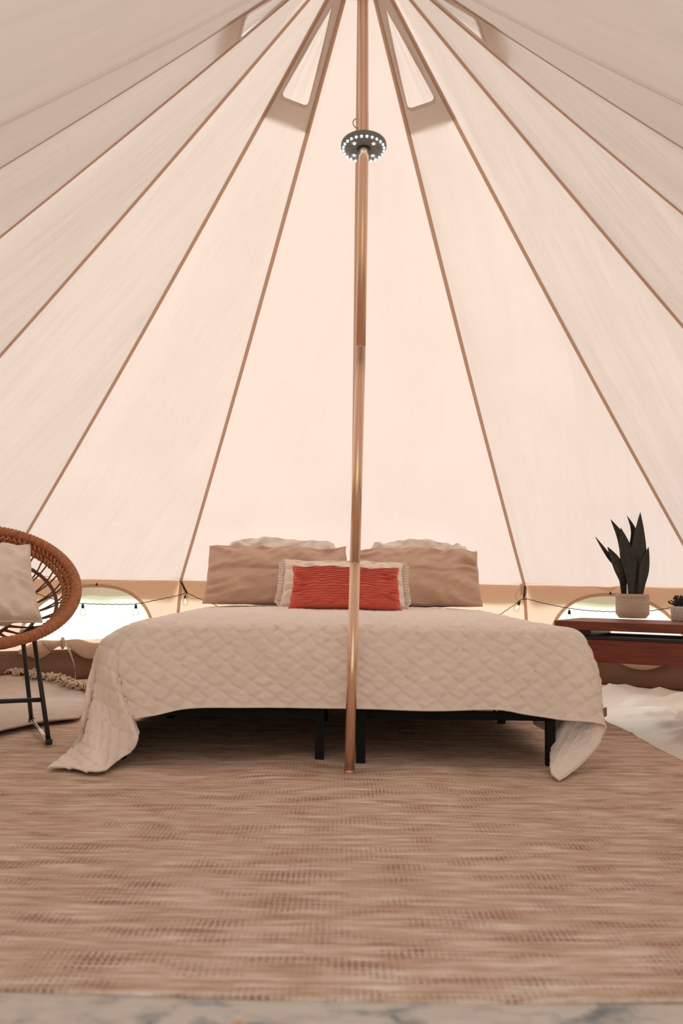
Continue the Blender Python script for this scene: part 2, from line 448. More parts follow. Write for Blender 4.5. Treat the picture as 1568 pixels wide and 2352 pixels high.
for k in range(-6, 6):                                 # valance outside, hanging from the eave over the wall
    mb = MB(); g = []; uv = []
    for j in range(5):
        r = []
        for s_ in lin(0, 1, 25):
            p = roof_pt(k, s_, 0); n = panel_n(k); h = Vector((n.x, n.y, 0)).normalized()
            r.append(p + h * (.016 + .015 * j + .008 * (j / 4) * math.sin(s_ * 17 + k)) - Vector((0, 0, .026 * j))); uv.append((k + s_, j * .05))
        g.append(r)
    mb.grid(g); mb.build('valance', M['canvas_tape'], ceiling, uv=uv)
MB().lathe([(.16, -.13), (.075, -.035), (.03, .01)], AP, 30).build('apex_cap', M['canvas_tape'], ceiling, uv=[(0, 0)] * 90)
# small metal ring tied to the back seam high up
pr = seam_pt(0, .83)
rg = MB().tube([pr + Vector((.022 * math.cos(a), -.015, .022 * math.sin(a))) for a in [i * math.pi / 12 for i in range(24)]], .0022, 6, closed=True)
rg.build('tie_ring', M['canvas_tape'], ceiling)

# ---- walls
def wall_pt(k, s_, z):
    """point on wall panel k at height z, s along the chord"""
    a, b = eave(k), eave(k + 1)
    top = a.lerp(b, s_)
    fa = TC + ang(k) * RF; fb = TC + ang(k + 1) * RF
    if k == 5: fb = Vector((TC.x + 1.52, .98, 0))
    if k == -6: fa = Vector((TC.x - 1.52, .98, 0))
    bot = fa.lerp(fb, s_) + Vector((0, 0, MZ))
    f = (top.z - z) / (top.z - MZ)
    p = top.lerp(bot, f)
    n = Vector((-(b - a).y, (b - a).x, 0)).normalized()
    if n.dot(p - TC) < 0: n = -n
    sl = 4 * s_ * (1 - s_)
    return p + n * (.012 * sl * math.sin(math.pi * max(0, min(1, f))) + .010 * sl * fn(s_ * 4 + k * 3, z * 5, 2.2)), n
def roof_edge_z(k, s_): return roof_pt(k, s_, 0).z
WIN = {-2: (.50, .355, .315, .625), 1: (.50, .355, .315, .615)}     # panel: centre s, half width s, z bottom, z top
wall_sides = {'wall_left': range(-6, -2 + 1), 'wall_back': range(-1, 1), 'wall_right': range(1, 6)}
walls = {}
for nm, ks in wall_sides.items():
    kk = list(ks); mid = sum(kk) / len(kk) + .5
    base = TC + ang(mid) * RE
    lab = {'wall_left': 'low cream canvas tent wall behind the rattan chair', 'wall_back': 'low cream canvas tent wall behind the bed head',
           'wall_right': 'low cream canvas tent wall behind the red wooden table'}[nm]
    we = empty(nm, (base.x, base.y, 0), lab, 'tent wall', kind='structure'); walls[nm] = we
    for k in kk:
        mb = MB(); uv = []
        def strip(cols, zr, nr):
            g = []
            for i in range(nr):
                r = []
                for s_ in cols:
                    z0, z1 = zr(s_); z = z0 + (z1 - z0) * i / (nr - 1)
                    r.append(wall_pt(k, s_, z)[0]); uv.append((k * 1.1 + s_ * 1.08 + 40, z))
                g.append(r)
            mb.grid(g)
        if k in WIN:
            cs, hw, zb, zt = WIN[k]
            arch = lambda s_: zb + (zt - zb) * math.sqrt(max(0, 1 - abs((s_ - cs) / hw) ** 2.3))
            topz = lambda s_: roof_pt(k, s_, 0).z + .004
            strip(lin(0, cs - hw, 7), lambda s_: (MZ, topz(s_)), 16)
            strip(lin(cs + hw, 1, 7), lambda s_: (MZ, topz(s_)), 16)
            cc = [cs - hw * math.cos(math.pi * i / 40) for i in range(41)]
            strip(cc, lambda s_: (MZ, zb), 6)
            strip(cc, lambda s_: (arch(s_), topz(s_)), 8)
        else:
            strip(lin(0, 1, 25), lambda s_: (MZ, roof_pt(k, s_, 0).z + .004), 16)
        mb.build('wall_panel', M['canvas_wall'], we, uv=uv)
    for k in kk:
        pts = []
        for z in lin(MZ, eave(k).z, 12):
            p, n = wall_pt(k, 0, z); pts.append(p - ang(k) * .006)
        wd = ang(k).cross(Vector((0, 0, 1))).normalized()
        MB().grid(ribbon(pts, wd, .020)).build('seam', M['canvas_tape'], we, uv=[(k, i * .05) for i in range(12)] * 2)
# ---- windows
for wi, k in ((1, -2), (2, 1)):
    cs, hw, zb, zt = WIN[k]
    c0, n0 = wall_pt(k, cs, zb)
    wn = empty('window_%d' % wi, c0, 'half-moon mesh window in the tent wall beside the %s' % ('rattan chair' if k < 0 else 'potted plants on the table'), 'window', kind='structure')
    arch = lambda s_: zb + (zt - zb) * math.sqrt(max(0, 1 - abs((s_ - cs) / hw) ** 2.3))
    cc = [cs - hw * math.cos(math.pi * i / 40) for i in range(41)]
    mb = MB(); g = []
    for i in range(8):
        g.append([wall_pt(k, s_, zb + (arch(s_) - zb) * i / 7)[0] + n0 * (.004 + .006 * math.sin(s_ * 23 + i)) for s_ in cc])
    mb.grid(g); mb.build('screen', M['screen'], wn)
    def W(s_, z): return wall_pt(k, s_, z)[0]
    loop = [(s_, arch(s_)) for s_ in cc]
    pts = [W(*q) - n0 * .016 for q in loop]
    ctr = W(cs, zb + .08)
    g = [[], []]
    for i, p in enumerate(pts):
        tdir = (pts[min(i + 1, 40)] - pts[max(i - 1, 0)]).normalized(); o_ = tdir.cross(n0).normalized()
        if o_.dot(p - ctr) < 0: o_ = -o_
        g[0].append(p - o_ * .003); g[1].append(p + o_ * .016)
    MB().grid(g).build('arch_binding', M['canvas_tape'], wn, uv=[(0, i * .02) for i in range(41)] * 2)
    zp = MB().lathe([(0, .012), (.006, .002), (.007, -.004), (.0, -.008)], pts[20] - n0 * .01 + Vector((0, 0, .014)), 8); zp.build('zip_pull', M['cord'], wn)
    # flap unzipped and rolled down along the sill, tied in the middle
    nS = 46; rows = []; tdir = (W(cs + hw, zb) - W(cs - hw, zb)).normalized()
    tie = .30 if k < 0 else .42
    for i in range(nS):
        q = i / (nS - 1); s_ = cs - hw * 1.02 + 2.04 * hw * q
        d = abs(q - tie); pinch = .35 + .65 * sstep(0, .16, d)
        taper = min(1, 8 * q, 8 * (1 - q)); rr = .030 * pinch * (.25 + .75 * taper)
        drop = -.014 - .040 * sstep(0, .22, d) * sstep(.65, .25, d) * (1 + .5 * fn(q * 5, k))
        c = W(s_, zb) - n0 * (.028 + .012 * pinch) + Vector((0, 0, drop))
        row = []
        for j in range(16):
            a = 2 * math.pi * j / 16; lob = 1 + .22 * math.sin(3 * a + 9 * q) + .12 * math.sin(5 * a - 14 * q)
            ez = 1.25 if math.sin(a) > 0 else 1.7
            row.append(c - n0 * math.cos(a) * rr * .62 * lob + Vector((0, 0, math.sin(a) * rr * ez * lob)))
        rows.append(row)
    MB().grid(rows, closed_u=True).build('rolled_flap', M['canvas_wall'], wn, uv=[(i * .02, j * .01) for i in range(nS) for j in range(16)])
    c = W(cs - hw * 1.02 + 2.04 * hw * tie, zb) - n0 * .045
    kn = MB().tube([c + Vector((0, 0, -.014)) + (n0 * math.cos(a) * .022 + Vector((0, 0, math.sin(a) * .024))) for a in [i * math.pi / 10 for i in range(20)]], .006, 8, closed=True, flat=2.0)
    kn.build('tie_strap', M['canvas_wall'], wn, uv=[(0, 0)] * len(kn.v))
    sp = spl([c - n0 * .02 + Vector((0, 0, .0)), c - n0 * .035 + tdir * .03 - Vector((0, 0, .06)), c - n0 * .05 + tdir * .055 - Vector((0, 0, .14)), c - n0 * .06 + tdir * .06 - Vector((0, 0, .20)), c - n0 * .07 + tdir * .045 - Vector((0, 0, .245))], 24)
    if k < 0:
        MB().grid(ribbon(sp, lambda i: (tdir * math.cos(i * .12) - n0 * math.sin(i * .12)), .013)).build('tie_strap', M['canvas_wall'], wn, uv=[(0, i * .01) for i in range(24)] * 2)
    if k < 0:                                           # loose corner of the flap
        c = W(cs - hw * .72, zb) - n0 * .05
        MB().add([c, c + tdir * .10, c + tdir * .05 - Vector((0, 0, .062)) - n0 * .012, c + tdir * .02 - Vector((0, 0, .02)) - n0 * .02], [(0, 3, 2), (0, 1, 3), (3, 1, 2)]).build('flap_corner', M['canvas_wall'], wn, uv=[(0, 0)] * 4, solid=.003)
# tape loops hanging at the eave where the string lights are tied
for k, dx in ((-1, -.005), (1, -.012)):
    p = eave(k) - ang(k) * .03 + Vector((dx, 0, -.004))
    wd = Vector((math.cos(k * DK), -math.sin(k * DK), 0))
    s1 = spl([p, p + wd * .012 + Vector((0, 0, -.05)), p + wd * .035 + Vector((0, -.01, -.095)), p + wd * .043 + Vector((0, -.02, -.115))] if k < 0 else [p, p + Vector((0, -.006, -.03)), p + wd * .004 + Vector((0, -.01, -.07))], 14)
    MB().grid(ribbon(s1, wd, .017)).build('tie_tape', M['canvas_wall'], ceiling, uv=[(0, i * .01) for i in range(14)] * 2)
    if k > 0:
        s2 = spl([p + Vector((0, -.008, -.02)), p - wd * .025 + Vector((0, -.012, -.045)), p - wd * .036 + Vector((0, -.014, -.075)), p - wd * .022 + Vector((0, -.014, -.11))], 16)
        MB().grid(ribbon(s2, (wd * .5 + Vector((0, -.85, 0))).normalized(), .012)).build('tie_tape', M['canvas_wall'], ceiling, uv=[(0, i * .01) for i in range(16)] * 2)

# ---- entrance (behind and around the camera side)
door = empty('door_1', (TC.x, .66, 0), 'open A-frame entrance of the tent with flaps tied to both sides', 'tent door', kind='structure')
for sg in (-1, 1):
    F_ = Vector((TC.x + sg * 1.36, .84, 0)); E6 = eave(6 * sg); W6 = Vector((TC.x + sg * 1.52, .98, MZ)); B6 = Vector((TC.x + sg * 1.52, .98, 0))
    mb = MB(); g = []; uv = []
    for t in lin(0, 1, 20):
        a = DP.lerp(F_, t); b = E6.lerp(B6, sstep(0, 1, t) * .5 + t * .5); r = []
        for s_ in lin(0, 1, 10): r.append(a.lerp(b, s_) + Vector((0, -.015 * math.sin(s_ * 9 + t * 3), 0))); uv.append((sg * 3 + s_, t * 2))
        g.append(r)
    mb.grid(g); mb.build('door_flap', M['canvas_wall'], door, uv=uv)
    MB().tube([DP + Vector((0, -.02, -.02)), F_ + Vector((0, .0, .0))], .011, 8).build('frame_pole', M['steel_black'], door)

# ---- floor: groundsheet turned up into the mud wall
def rad_poly(a, R):
    m = (a / DK) % 1.0; return R * math.cos(DK / 2) / math.cos((m - .5) * DK)
def floor_z(x, y):
    dx, dy = x - TC.x, y - TC.y; r = math.hypot(dx, dy); a = math.atan2(dx, dy)
    rp = rad_poly(a, RF); side = sstep(.2, .5, abs(a)) * sstep(2.35, 2.0, abs(a))
    z = FZ * sstep(rp - .42, rp, r) * (.35 + .65 * side)
    if x > 1.2:
        wk = sstep(1.36, 1.55, x) * sstep(rp, rp - .12, r) * sstep(1.5, 2.6, y)
        z += wk * (.014 + .030 * (1 - min(1, abs(fn(x * 1.6 + y * 2.4, y * 4.0 - x * 2)) * 3.5)) + .016 * (1 - min(1, abs(fn(x * 3 + y, y * 9 - x * 5, 4)) * 3)) + .008 * fn(x * 9, y * 9))
    return z
floor = empty('floor', (TC.x, TC.y, 0), 'beige wrinkled groundsheet floor of the tent', 'groundsheet', kind='structure')
mb = MB(); nA = 240; rings = [0.02 + .06 * i for i in range(26)] + [1.6 + (1.12) * i / 44 for i in range(45)]
g = []
for rr in rings:
    row = []
    for i in range(nA):
        a = 2 * math.pi * i / nA; R0 = rad_poly(a, RF) * rr / 2.72
        x, y = TC.x + R0 * math.sin(a), TC.y + R0 * math.cos(a)
        row.append(Vector((x, y, floor_z(x, y) if rr < 2.71 else floor_z(TC.x + R0 * .9999 * math.sin(a), TC.y + R0 * .9999 * math.cos(a)))))
    g.append(row)
mb.grid(g, closed_u=True); mb.build('groundsheet', M['groundsheet'], floor)
mb = MB(); g = []
for j in range(9):
    row = []
    for i in range(241):
        a = -144 * math.pi / 180 + 288 * math.pi / 180 * i / 240; R0 = rad_poly(a, RF)
        d = Vector((math.sin(a), math.cos(a), 0)); p = TC + d * R0
        zf = floor_z(TC.x + d.x * R0 * .999, TC.y + d.y * R0 * .999)
        f = j / 8; z = zf + (MZ + .008 + .012 * fn(i * .09, 3.3) - zf) * f
        bulge = .035 * math.sin(math.pi * f) * (1 + .9 * fn(i * .07, f * 2.0)) * (1 - .3 * f)
        row.append(p - d * (.004 + bulge * .5) + Vector((0, 0, z)))
    g.append(row)
mb.grid(g); mb.build('mud_wall', M['mudwall'], floor, solid=.003, soff=1)
# ---- ground outside
mb = MB(); g = []
for rr in (0.0, 4, 8, 16, 40, 90):
    g.append([Vector((TC.x + rr * math.sin(a), TC.y + rr * math.cos(a), -.06)) for a in [2 * math.pi * i / 48 for i in range(48)]])
mb.grid(g, closed_u=True); tag(mb.build('lawn', M['lawn'], None), 'pale green lawn seen through the tent windows', 'lawn', kind='structure')

# ================================================================== RUGS
def rug_mesh(corner, ex, ey, nx, ny, zf):
    g = []
    for j in range(ny + 1):
        r = []
        for i in range(nx + 1):
            p = corner + ex * (i / nx) + ey * (j / ny); p = Vector((p.x, p.y, 0)); p.z = zf(p.x, p.y, i / nx, j / ny); r.append(p)
        g.append(r)
    return g
JX0, JX1 = -1.80, 1.31
JY0, JY1 = onZ(784, 2291).y, 5.0
def jute_z(x, y, a, b):
    z = .015 + .006 * fn(x * 1.5, y * 5) + .003 * fn(x * 3, y * 13)
    d = math.hypot(x - PB.x, y - PB.y); z += .012 * math.exp(-((d - .28) / .14) ** 2) - .006 * math.exp(-(d / .08) ** 2)
    return z - .005 * sstep(.04, 0, b) + floor_z(min(x, 1.2), y)
mb = MB(); g = rug_mesh(Vector((JX0, JY0, 0)), Vector((JX1 - JX0, 0, 0)), Vector((0, JY1 - JY0, 0)), 150, 220, jute_z)
for j, r in enumerate(g):                               # slightly wavering edges
    for i, p in enumerate(r):
        b = j / 220; p.y += (1 - b) * (.03 * (1 - (2 * i / 150 - 1) ** 2) * -1 + .010 * fn(i * .05, 1.5) + .018 * sstep(-.05, -.6, p.x) + .008 * sstep(.1, .6, p.x))
        p.x += sstep(.8, 1, i / 150) * .010 * fn(j * .05, 7.1)
        x_, y_ = p.x, p.y
mb.grid(g)
jute = tag(mb.build('jute_rug', M['jute'], None, solid=.007, soff=-1), 'large tan woven jute rug under the bed and tent pole', 'rug')
mb = MB()
for j in range(0, 220):                                 # frayed yarn ends along the right edge
    p = g[j][-1]
    for q in range(2):
        d = Vector((random.uniform(.008, .022), random.uniform(-.008, .008), random.uniform(-.012, -.006)))
        mb.tube([p + Vector((-.004, q * .006, -.003)), p + d * .6 + Vector((0, q * .006, -.001)), p + d + Vector((0, q * .006, -.002))], .0018, 4, cap=False)
tag(mb.build('frayed_edge', M['jute'], jute), kind='stuff')

# grey patterned rug by the entrance, tucked under the jute rug
g = rug_mesh(Vector((-1.0, .72, 0)), Vector((2.1, -.02, 0)), Vector((.01, .92, 0)), 60, 30, lambda x, y, a, b: .006 + .0012 * fn(x * 3, y * 4))
mb = MB(); mb.grid(g); tag(mb.build('patterned_rug', M['rug_grey'], None, solid=.004, soff=-1), 'grey distressed patterned rug at the entrance edge of the jute rug', 'rug')
# pale rug on the left, over the jute rug
A_, B_ = onZ(-60, 1712, .02), onZ(222, 1637, .02); dAB = (B_ - A_); B2 = A_ + dAB * 1.55; A2 = A_ - dAB * .35
C2 = Vector((B2.x - 1.05, B2.y + .18, 0)); ex = B2 - A2; eyv = C2 - B2
def pale_z(x, y, a, b):
    z = .032 + .002 * fn(x * 5, y * 5) + floor_z(x, y)
    z += .016 * sstep(.05, 0, b) * (.5 + .5 * math.sin(a * 21 + 2 * math.sin(a * 9)))
    z += .02 * sstep(.9, 1, a) * (1 + fn(b * 9, 2.0))
    return z
mb = MB(); g = rug_mesh(A2, ex, eyv, 90, 70, pale_z)
for j, r in enumerate(g):
    for i, p in enumerate(r):
        q = sstep(.25, 0, j / 70); off = .035 * math.sin(i * .16) + .025 * fn(i * .11, 4.0)
        p.x += q * off; p.y -= q * off * .4
mb.grid(g)
pale = tag(mb.build('pale_rug', M['rug_pale'], None, solid=.006, soff=-1), 'pale distressed rug with knotted fringe beneath the rattan chair', 'rug')
mb = MB(); last = [r[-1] for r in g]
for i in range(330):
    f = random.random() * (len(last) - 1); a = int(f); p = last[a].lerp(last[min(a + 1, len(last) - 1)], f - a)
    L_ = random.uniform(.04, .12); yaw = random.uniform(-1.0, 1.0); d = Vector((math.sin(yaw) * .9, math.cos(yaw), 0))
    if random.random() < .4: d.y *= -.5
    pts = [p + d * L_ * q + Vector((0, 0, .008 + .018 * math.sin(q * math.pi) * random.uniform(.6, 1.4) + .012 * fn(q * 7 + i, i))) for q in lin(0, 1, 6)]
    mb.tube(pts, [.0052 * (1 + .35 * ((q % 2) * 2 - 1)) for q in range(6)], 5)
tag(mb.build('fringe', M['fringe'], pale), kind='stuff')

# ================================================================== TENT POLE
pole = empty('tent_pole', PB, 'tall jointed metal tent pole standing in front of the bed', 'pole')
PZ = .010
js = [PB + Vector((0, 0, PZ)), atY(815, 1293, PB.y), atY(828, 797, PB.y), atY(835, 345, PB.y), atY(834, 0, PB.y), AP + Vector((.01, 0, -.02))]
rP = .0185
MB().tube([js[0], js[0].lerp(js[1], .5), js[1] - Vector((0, 0, .002))], rP, 24).build('pole_section', M['pole'], pole)
MB().tube([js[1] + Vector((0, 0, .002)), js[1].lerp(js[2], .5), js[2] - Vector((0, 0, .002))], rP, 24).build('pole_section', M['pole'], pole)
MB().tube([js[2] + Vector((0, 0, .002))] + js[3:], rP, 24).build('pole_section', M['pole'], pole)
for j in (1, 2):
    MB().tube([js[j] - Vector((0, 0, .003)), js[j] + Vector((0, 0, .003))], rP * .96, 24).build('joint', M['pole'], pole)
MB().lathe([(.0188, 0), (.0192, .002), (.0192, .010), (.0186, .012)], PB + Vector((0, 0, .008)), 24).build('foot_ring', M['pole'], pole)

# ================================================================== CLIP-ON LED LIGHT
LP = atY(835, 338, PB.y)
tilt = Matrix.Rotation(R_(-9.5), 3, 'X')
lamp = empty('pole_light', LP, 'round grey clip-on light with a ring of lit LEDs on the tent pole', 'light')
RL = .0845
body = MB().lathe([(.024, -.009), (.072, -.0085), (.0815, -.005), (RL, .003), (RL * .985, .012), (.070, .022), (.045, .028), (.024, .029), (.024, -.009)], LP, 64, tilt)
body.build('housing', M['lamp_plastic'], lamp)
MB().lathe([(.0205, -.012), (.026, -.0115), (.0275, -.009), (.0275, .03), (.0205, .032)], LP, 32, tilt).build('collar', M['blackpaint'], lamp)
ledm = None
def led(r_, a, s_):
    c = LP + tilt @ Vector((r_ * math.cos(a), r_ * math.sin(a), -.0095))
    return MB().lathe([(0, -.004 * s_), (.0026 * s_, -.003 * s_), (.0036 * s_, 0), (.0036 * s_, .003)], c, 10, tilt).build('led', M['led'], lamp)
for i in range(24): led(.0755, 2 * math.pi * (i + .5) / 24, 1.0)
for i in range(4):
    a = math.pi / 4 + i * math.pi / 2
    led(.049, a, 1.15)
    c = LP + tilt @ Vector((.049 * math.cos(a), .049 * math.sin(a), -.009))
    MB().lathe([(.0045, .000), (.0065, -.003), (.0095, -.0025), (.0105, .002)], c, 16, tilt).build('led_reflector', M['chrome'], lamp)

# ================================================================== BED
bl, br = onZ(733, 1758), onZ(828, 1763)
BX = (bl.x + br.x) / 2; BW, BL = 1.57, 2.02
BY0 = 3.37; BY1 = BY0 + BL
ZR = .19; ZT = .515
bed = empty('bed_frame', (BX, (BY0 + BY1) / 2, 0), 'low black steel folding bed frame under the quilted mattress', 'bed frame')
for half in (-1, 1):
    x0, x1 = (BX - BW / 2, BX - .03) if half < 0 else (BX + .03, BX + BW / 2)
    x0 += .0; legx = [x0 + .016, x1 - .016]
    xs = (bl.x if half < 0 else br.x); legx = [x0 - .022, xs] if half < 0 else [xs, x1 - .016]
    for ly in (bl.y if half < 0 else br.y, (BY0 + BY1) / 2, BY1 - .12):
        for lx in legx:
            MB().box((lx, ly, (ZR + .016) / 2 + .008), (.033, .033, ZR + .0), None).build('leg', M['bedsteel'], bed, smooth=False, bevel=.002)
    for xx in (legx[0], legx[1]):
        MB().box((xx, (BY0 + BY1) / 2, ZR), (.026, BL - .04, .030)).build('side_rail', M['bedsteel'], bed, smooth=False, bevel=.002)
    for yy in (BY0 + .03, (BY0 + BY1) / 2, BY1 - .03):
        MB().box(((legx[0] + legx[1]) / 2, yy, ZR), (legx[1] - legx[0], .026, .030)).build('cross_rail', M['bedsteel'], bed, smooth=False, bevel=.002)
    for i in range(9):
        xx = lerp(legx[0], legx[1], (i + .5) / 9)
        MB().tube([(xx, BY0 + .03, ZR + .012), (xx, BY1 - .03, ZR + .012)], .004, 6).build('wire_slat', M['bedsteel'], bed)
def rbox(cx, cy, z0, z1, sx, sy, r):
    mb = MB(); mb.box((cx, cy, (z0 + z1) / 2), (sx, sy, z1 - z0)); return mb
mt = rbox(BX, (BY0 + BY1) / 2, ZR + .02, ZT - .02, BW - .03, BL - .02, .05).build('mattress', M['mattress'], None, smooth=True, bevel=.045)
mt.modifiers['bevel'].segments = 5
tag(mt, 'thick mattress on the black frame, hidden under the quilt', 'mattress')

# ---- quilt
nT, nL, nR, nB, nF = 210, 84, 70, 250, 46
XL, XR = BX - BW / 2 - .012, BX + BW / 2 + .012
YB, YF = BY1 - .02, BY0 - .012
def coons_pt(R0, R1, C0, C1, i, n, j, m):
    u, v = i / n, j / m
    return (R0[i] * (1 - v) + R1[i] * v) + (C0[j] * (1 - u) + C1[j] * u) - (R0[0] * (1 - u) * (1 - v) + R0[n] * u * (1 - v) + R1[0] * (1 - u) * v + R1[n] * u * v)
# front edge columns and hem
FY = YF - .03
topL, topR = Vector((XL + .03, YF, ZT - .004)), Vector((XR + .012, YF, ZT - .004))
hemL, hemR = atY(303, 1648, FY - .01), atY(1296, 1653, FY - .02)
C0L = spl([topL, atY(279, 1500, FY + .01), atY(281, 1560, FY), hemL], nF + 1)
C0R = spl([topR, atY(1312, 1520, FY), atY(1306, 1590, FY - .01), hemR], nF + 1)
# left corner: hem falls on the floor and trails forward
zq = .026
tipL = onZ(110, 1766, zq)
R1L = spl([hemL, atY(309, 1668, FY + .0), atY(322, 1700, FY - .03), atY(300, 1732, FY - .05), onZ(262, 1762, zq + .006), onZ(238, 1771, zq), onZ(175, 1770, zq), tipL], nL + 1)
sideLb = Vector((XL - .23, YF + .16, zq + .004))
C1L = spl([tipL, onZ(150, 1735, zq + .004), onZ(182, 1706, zq + .01), sideLb][::-1], nF + 1)
R0L = spl([topL, Vector((XL - .085, YF + .03, ZT - .07)), atY(222, 1520, YF + .06), atY(206, 1600, YF + .07), atY(186, 1670, YF + .08), Vector((XL - .205, YF + .12, zq + .02)), sideLb], nL + 1)
# right corner: front face runs past the bed edge, folds back and hangs to the floor
tipR = onZ(1283, 1790, zq)
R1R = spl([hemR, atY(1345, 1656, FY - .03), atY(1386, 1664, FY - .01), atY(1390, 1678, FY + .0), atY(1376, 1706, FY - .04), atY(1335, 1752, FY - .09), tipR], nR + 1)
sideRb = Vector((XR + .035, YF + .20, .075))
C1R = spl([tipR, onZ(1264, 1772, .04), atY(1264, 1725, FY + .02), atY(1268, 1685, FY + .08), sideRb][::-1], nF + 1)
R0R = spl([topR, atY(1336, 1456, YF + .02), atY(1350, 1510, YF + .03), atY(1352, 1580, YF + .06), Vector((XR + .06, YF + .14, .17)), sideRb], nR + 1)
hempx = [(303, 1648), (360, 1640), (430, 1626), (560, 1623), (780, 1625), (1000, 1631), (1140, 1628), (1200, 1638), (1296, 1653)]
hempts = spl([atY(x, y, FY - .01 - .006 * math.sin(x * .02)) for x, y in hempx], nT + 1)
hempts[0], hempts[-1] = hemL.copy(), hemR.copy()
# side curves at the bed head
R0Lb = spl([Vector((XL + .03, YB, ZT)), Vector((XL - .05, YB, ZT - .07)), Vector((XL - .09, YB, .25)), Vector((XL - .12, YB, .06)), Vector((XL - .17, YB, .03))], nL + 1)
R0Rb = spl([Vector((XR + .012, YB, ZT)), Vector((XR + .05, YB, ZT - .07)), Vector((XR + .04, YB, .3)), Vector((XR + .045, YB, .1))], nR + 1)
rows = []; uvq = []
cw = (XR - XL)
for j in range(nB + nF + 1):
    row = []
    if j <= nB:
        f = j / nB; y = lerp(YB, YF, f)
        for i in range(nL, 0, -1):                      # left strip, hem first
            p = R0Lb[i].lerp(R0L[i], sstep(.55, 1, f) if f > .55 else 0)
            p = Vector((p.x, p.y, p.z))
            if f <= 1: p.y = lerp(y, p.y if f >= 1 else y + (R0L[i].y - YF) * sstep(.55, 1, f), 1)
            dep = i / nL; wv = .025 * dep * math.sin(f * 26 + 1.3) * (1 - sstep(.9, 1, f))
            p.x += wv; row.append(p)
        for i in range(nT + 1):
            s_ = i / nT
            x = lerp(topL.x, topR.x, s_)
            crown = .020 * (1 - (2 * s_ - 1) ** 4) * (1 - (2 * f - 1) ** 6) + .006 * fn(x * 4, y * 4) + .004 * fn(x * 9, y * 7, 3)
            row.append(Vector((x, y, ZT - .004 + crown)))
        for i in range(1, nR + 1):
            p = R0Rb[i].lerp(R0R[i], sstep(.6, 1, f))
            p.y = y + (R0R[i].y - YF) * sstep(.6, 1, f)
            p.x += .02 * (i / nR) * math.sin(f * 22) * (1 - sstep(.9, 1, f)); row.append(p)
    else:
        q = j - nB
        for i in range(nL, 0, -1): row.append(coons_pt(R0L, R1L, C0L, C1L, i, nL, q, nF))
        for i in range(nT + 1):
            s_ = i / nT; v = q / nF
            top = topL.lerp(topR, s_)
            base = C0L[q].lerp(C0R[q], s_)
            hem0 = hemL.lerp(hemR, s_)
            p = base + (hempts[i] - hem0) * v
            p.y -= .010 * math.sin(math.pi * v) * fn(s_ * 7, 1.1) + .006 * v * math.sin(s_ * 31)
            row.append(p)
        for i in range(1, nR + 1): row.append(coons_pt(R0R, R1R, C0R, C1R, i, nR, q, nF))
    rows.append(row)
nU = nL + nT + nR + 1; nV = nB + nF + 1
# extra vertical fold at the left drape
for j in range(nV):
    for i in range(nL):
        d = (nL - i) / nL; fr = sstep(.75, 1, min(1, j / nB))
        rows[j][i].x -= .022 * fr * math.exp(-((d - .45) / .16) ** 2); rows[j][i].y -= .030 * fr * math.sin(d * 12) * sstep(0, .15, d) * sstep(1, .8, d)
import numpy as np
P = np.array([[tuple(p) for p in r] for r in rows])
for it in range(16):
    Q = P.copy()
    Q[1:-1, 1:-1] = P[1:-1, 1:-1] * .4 + .15 * (P[:-2, 1:-1] + P[2:, 1:-1] + P[1:-1, :-2] + P[1:-1, 2:])
    Q[-1, 1:-1] = P[-1, 1:-1] * .8 + .1 * (P[-1, :-2] + P[-1, 2:]); Q[1:-1, 0] = P[1:-1, 0] * .8 + .1 * (P[:-2, 0] + P[2:, 0])
    P = Q
du = np.zeros_like(P); dv = np.zeros_like(P)
du[:, 1:-1] = P[:, 2:] - P[:, :-2]; du[:, 0] = P[:, 1] - P[:, 0]; du[:, -1] = P[:, -1] - P[:, -2]
dv[1:-1] = P[2:] - P[:-2]; dv[0] = P[1] - P[0]; dv[-1] = P[-1] - P[-2]
nn = np.cross(dv, du); nn /= np.maximum(np.linalg.norm(nn, axis=2, keepdims=True), 1e-9)
# cloth coordinates in metres
ul = np.concatenate([np.linspace(-.58, -.58 / nL, nL), np.linspace(0, cw, nT + 1), cw + np.linspace(.5 / nR, .5, nR)])
vl = np.concatenate([np.linspace(0, 2.0, nB + 1), 2.0 + np.linspace(.31 / nF, .31, nF)])
U, V = np.meshgrid(ul, vl)
a = (U / .083 + V / .066); b = (U / .083 - V / .066)
da = np.abs(a - np.round(a)); db = np.abs(b - np.round(b))
puff = np.minimum(1, np.minimum(da, db) / .22); puff = np.sqrt(np.maximum(0, 1 - (1 - puff) ** 2))
pk = np.sin(V * 210 + 2.0 * np.sin(U * 40)) * .22 + np.sin(V * 120 + U * 60) * .15
disp = .0088 * puff * (1 + pk * .6)
disp[:, nL + nT:] *= np.linspace(1, .55, nR + 1)[None, :]
P = P + nn * disp[..., None]
P[..., 2] = np.maximum(P[..., 2], .024)
mbq = MB(); mbq.v = [tuple(p) for p in P.reshape(-1, 3)]
mbq.f = [(j * nU + i, (j + 1) * nU + i, (j + 1) * nU + i + 1, j * nU + i + 1) for j in range(nV - 1) for i in range(nU - 1)]
quilt = mbq.build('quilt', M['quilt'], None, uv=list(zip(U.reshape(-1), V.reshape(-1))), solid=.006, soff=-1)
tag(quilt, 'cream diamond-stitched quilt draped over the bed, one corner trailing on the rug', 'quilt')
hem = P[-1]; hm = MB().tube([Vector(hem[i]) for i in range(0, nU, 2)], .0042, 6)
hm.build('bound_hem', M['quilt'], quilt, uv=[(0, 0)] * len(hm.v))

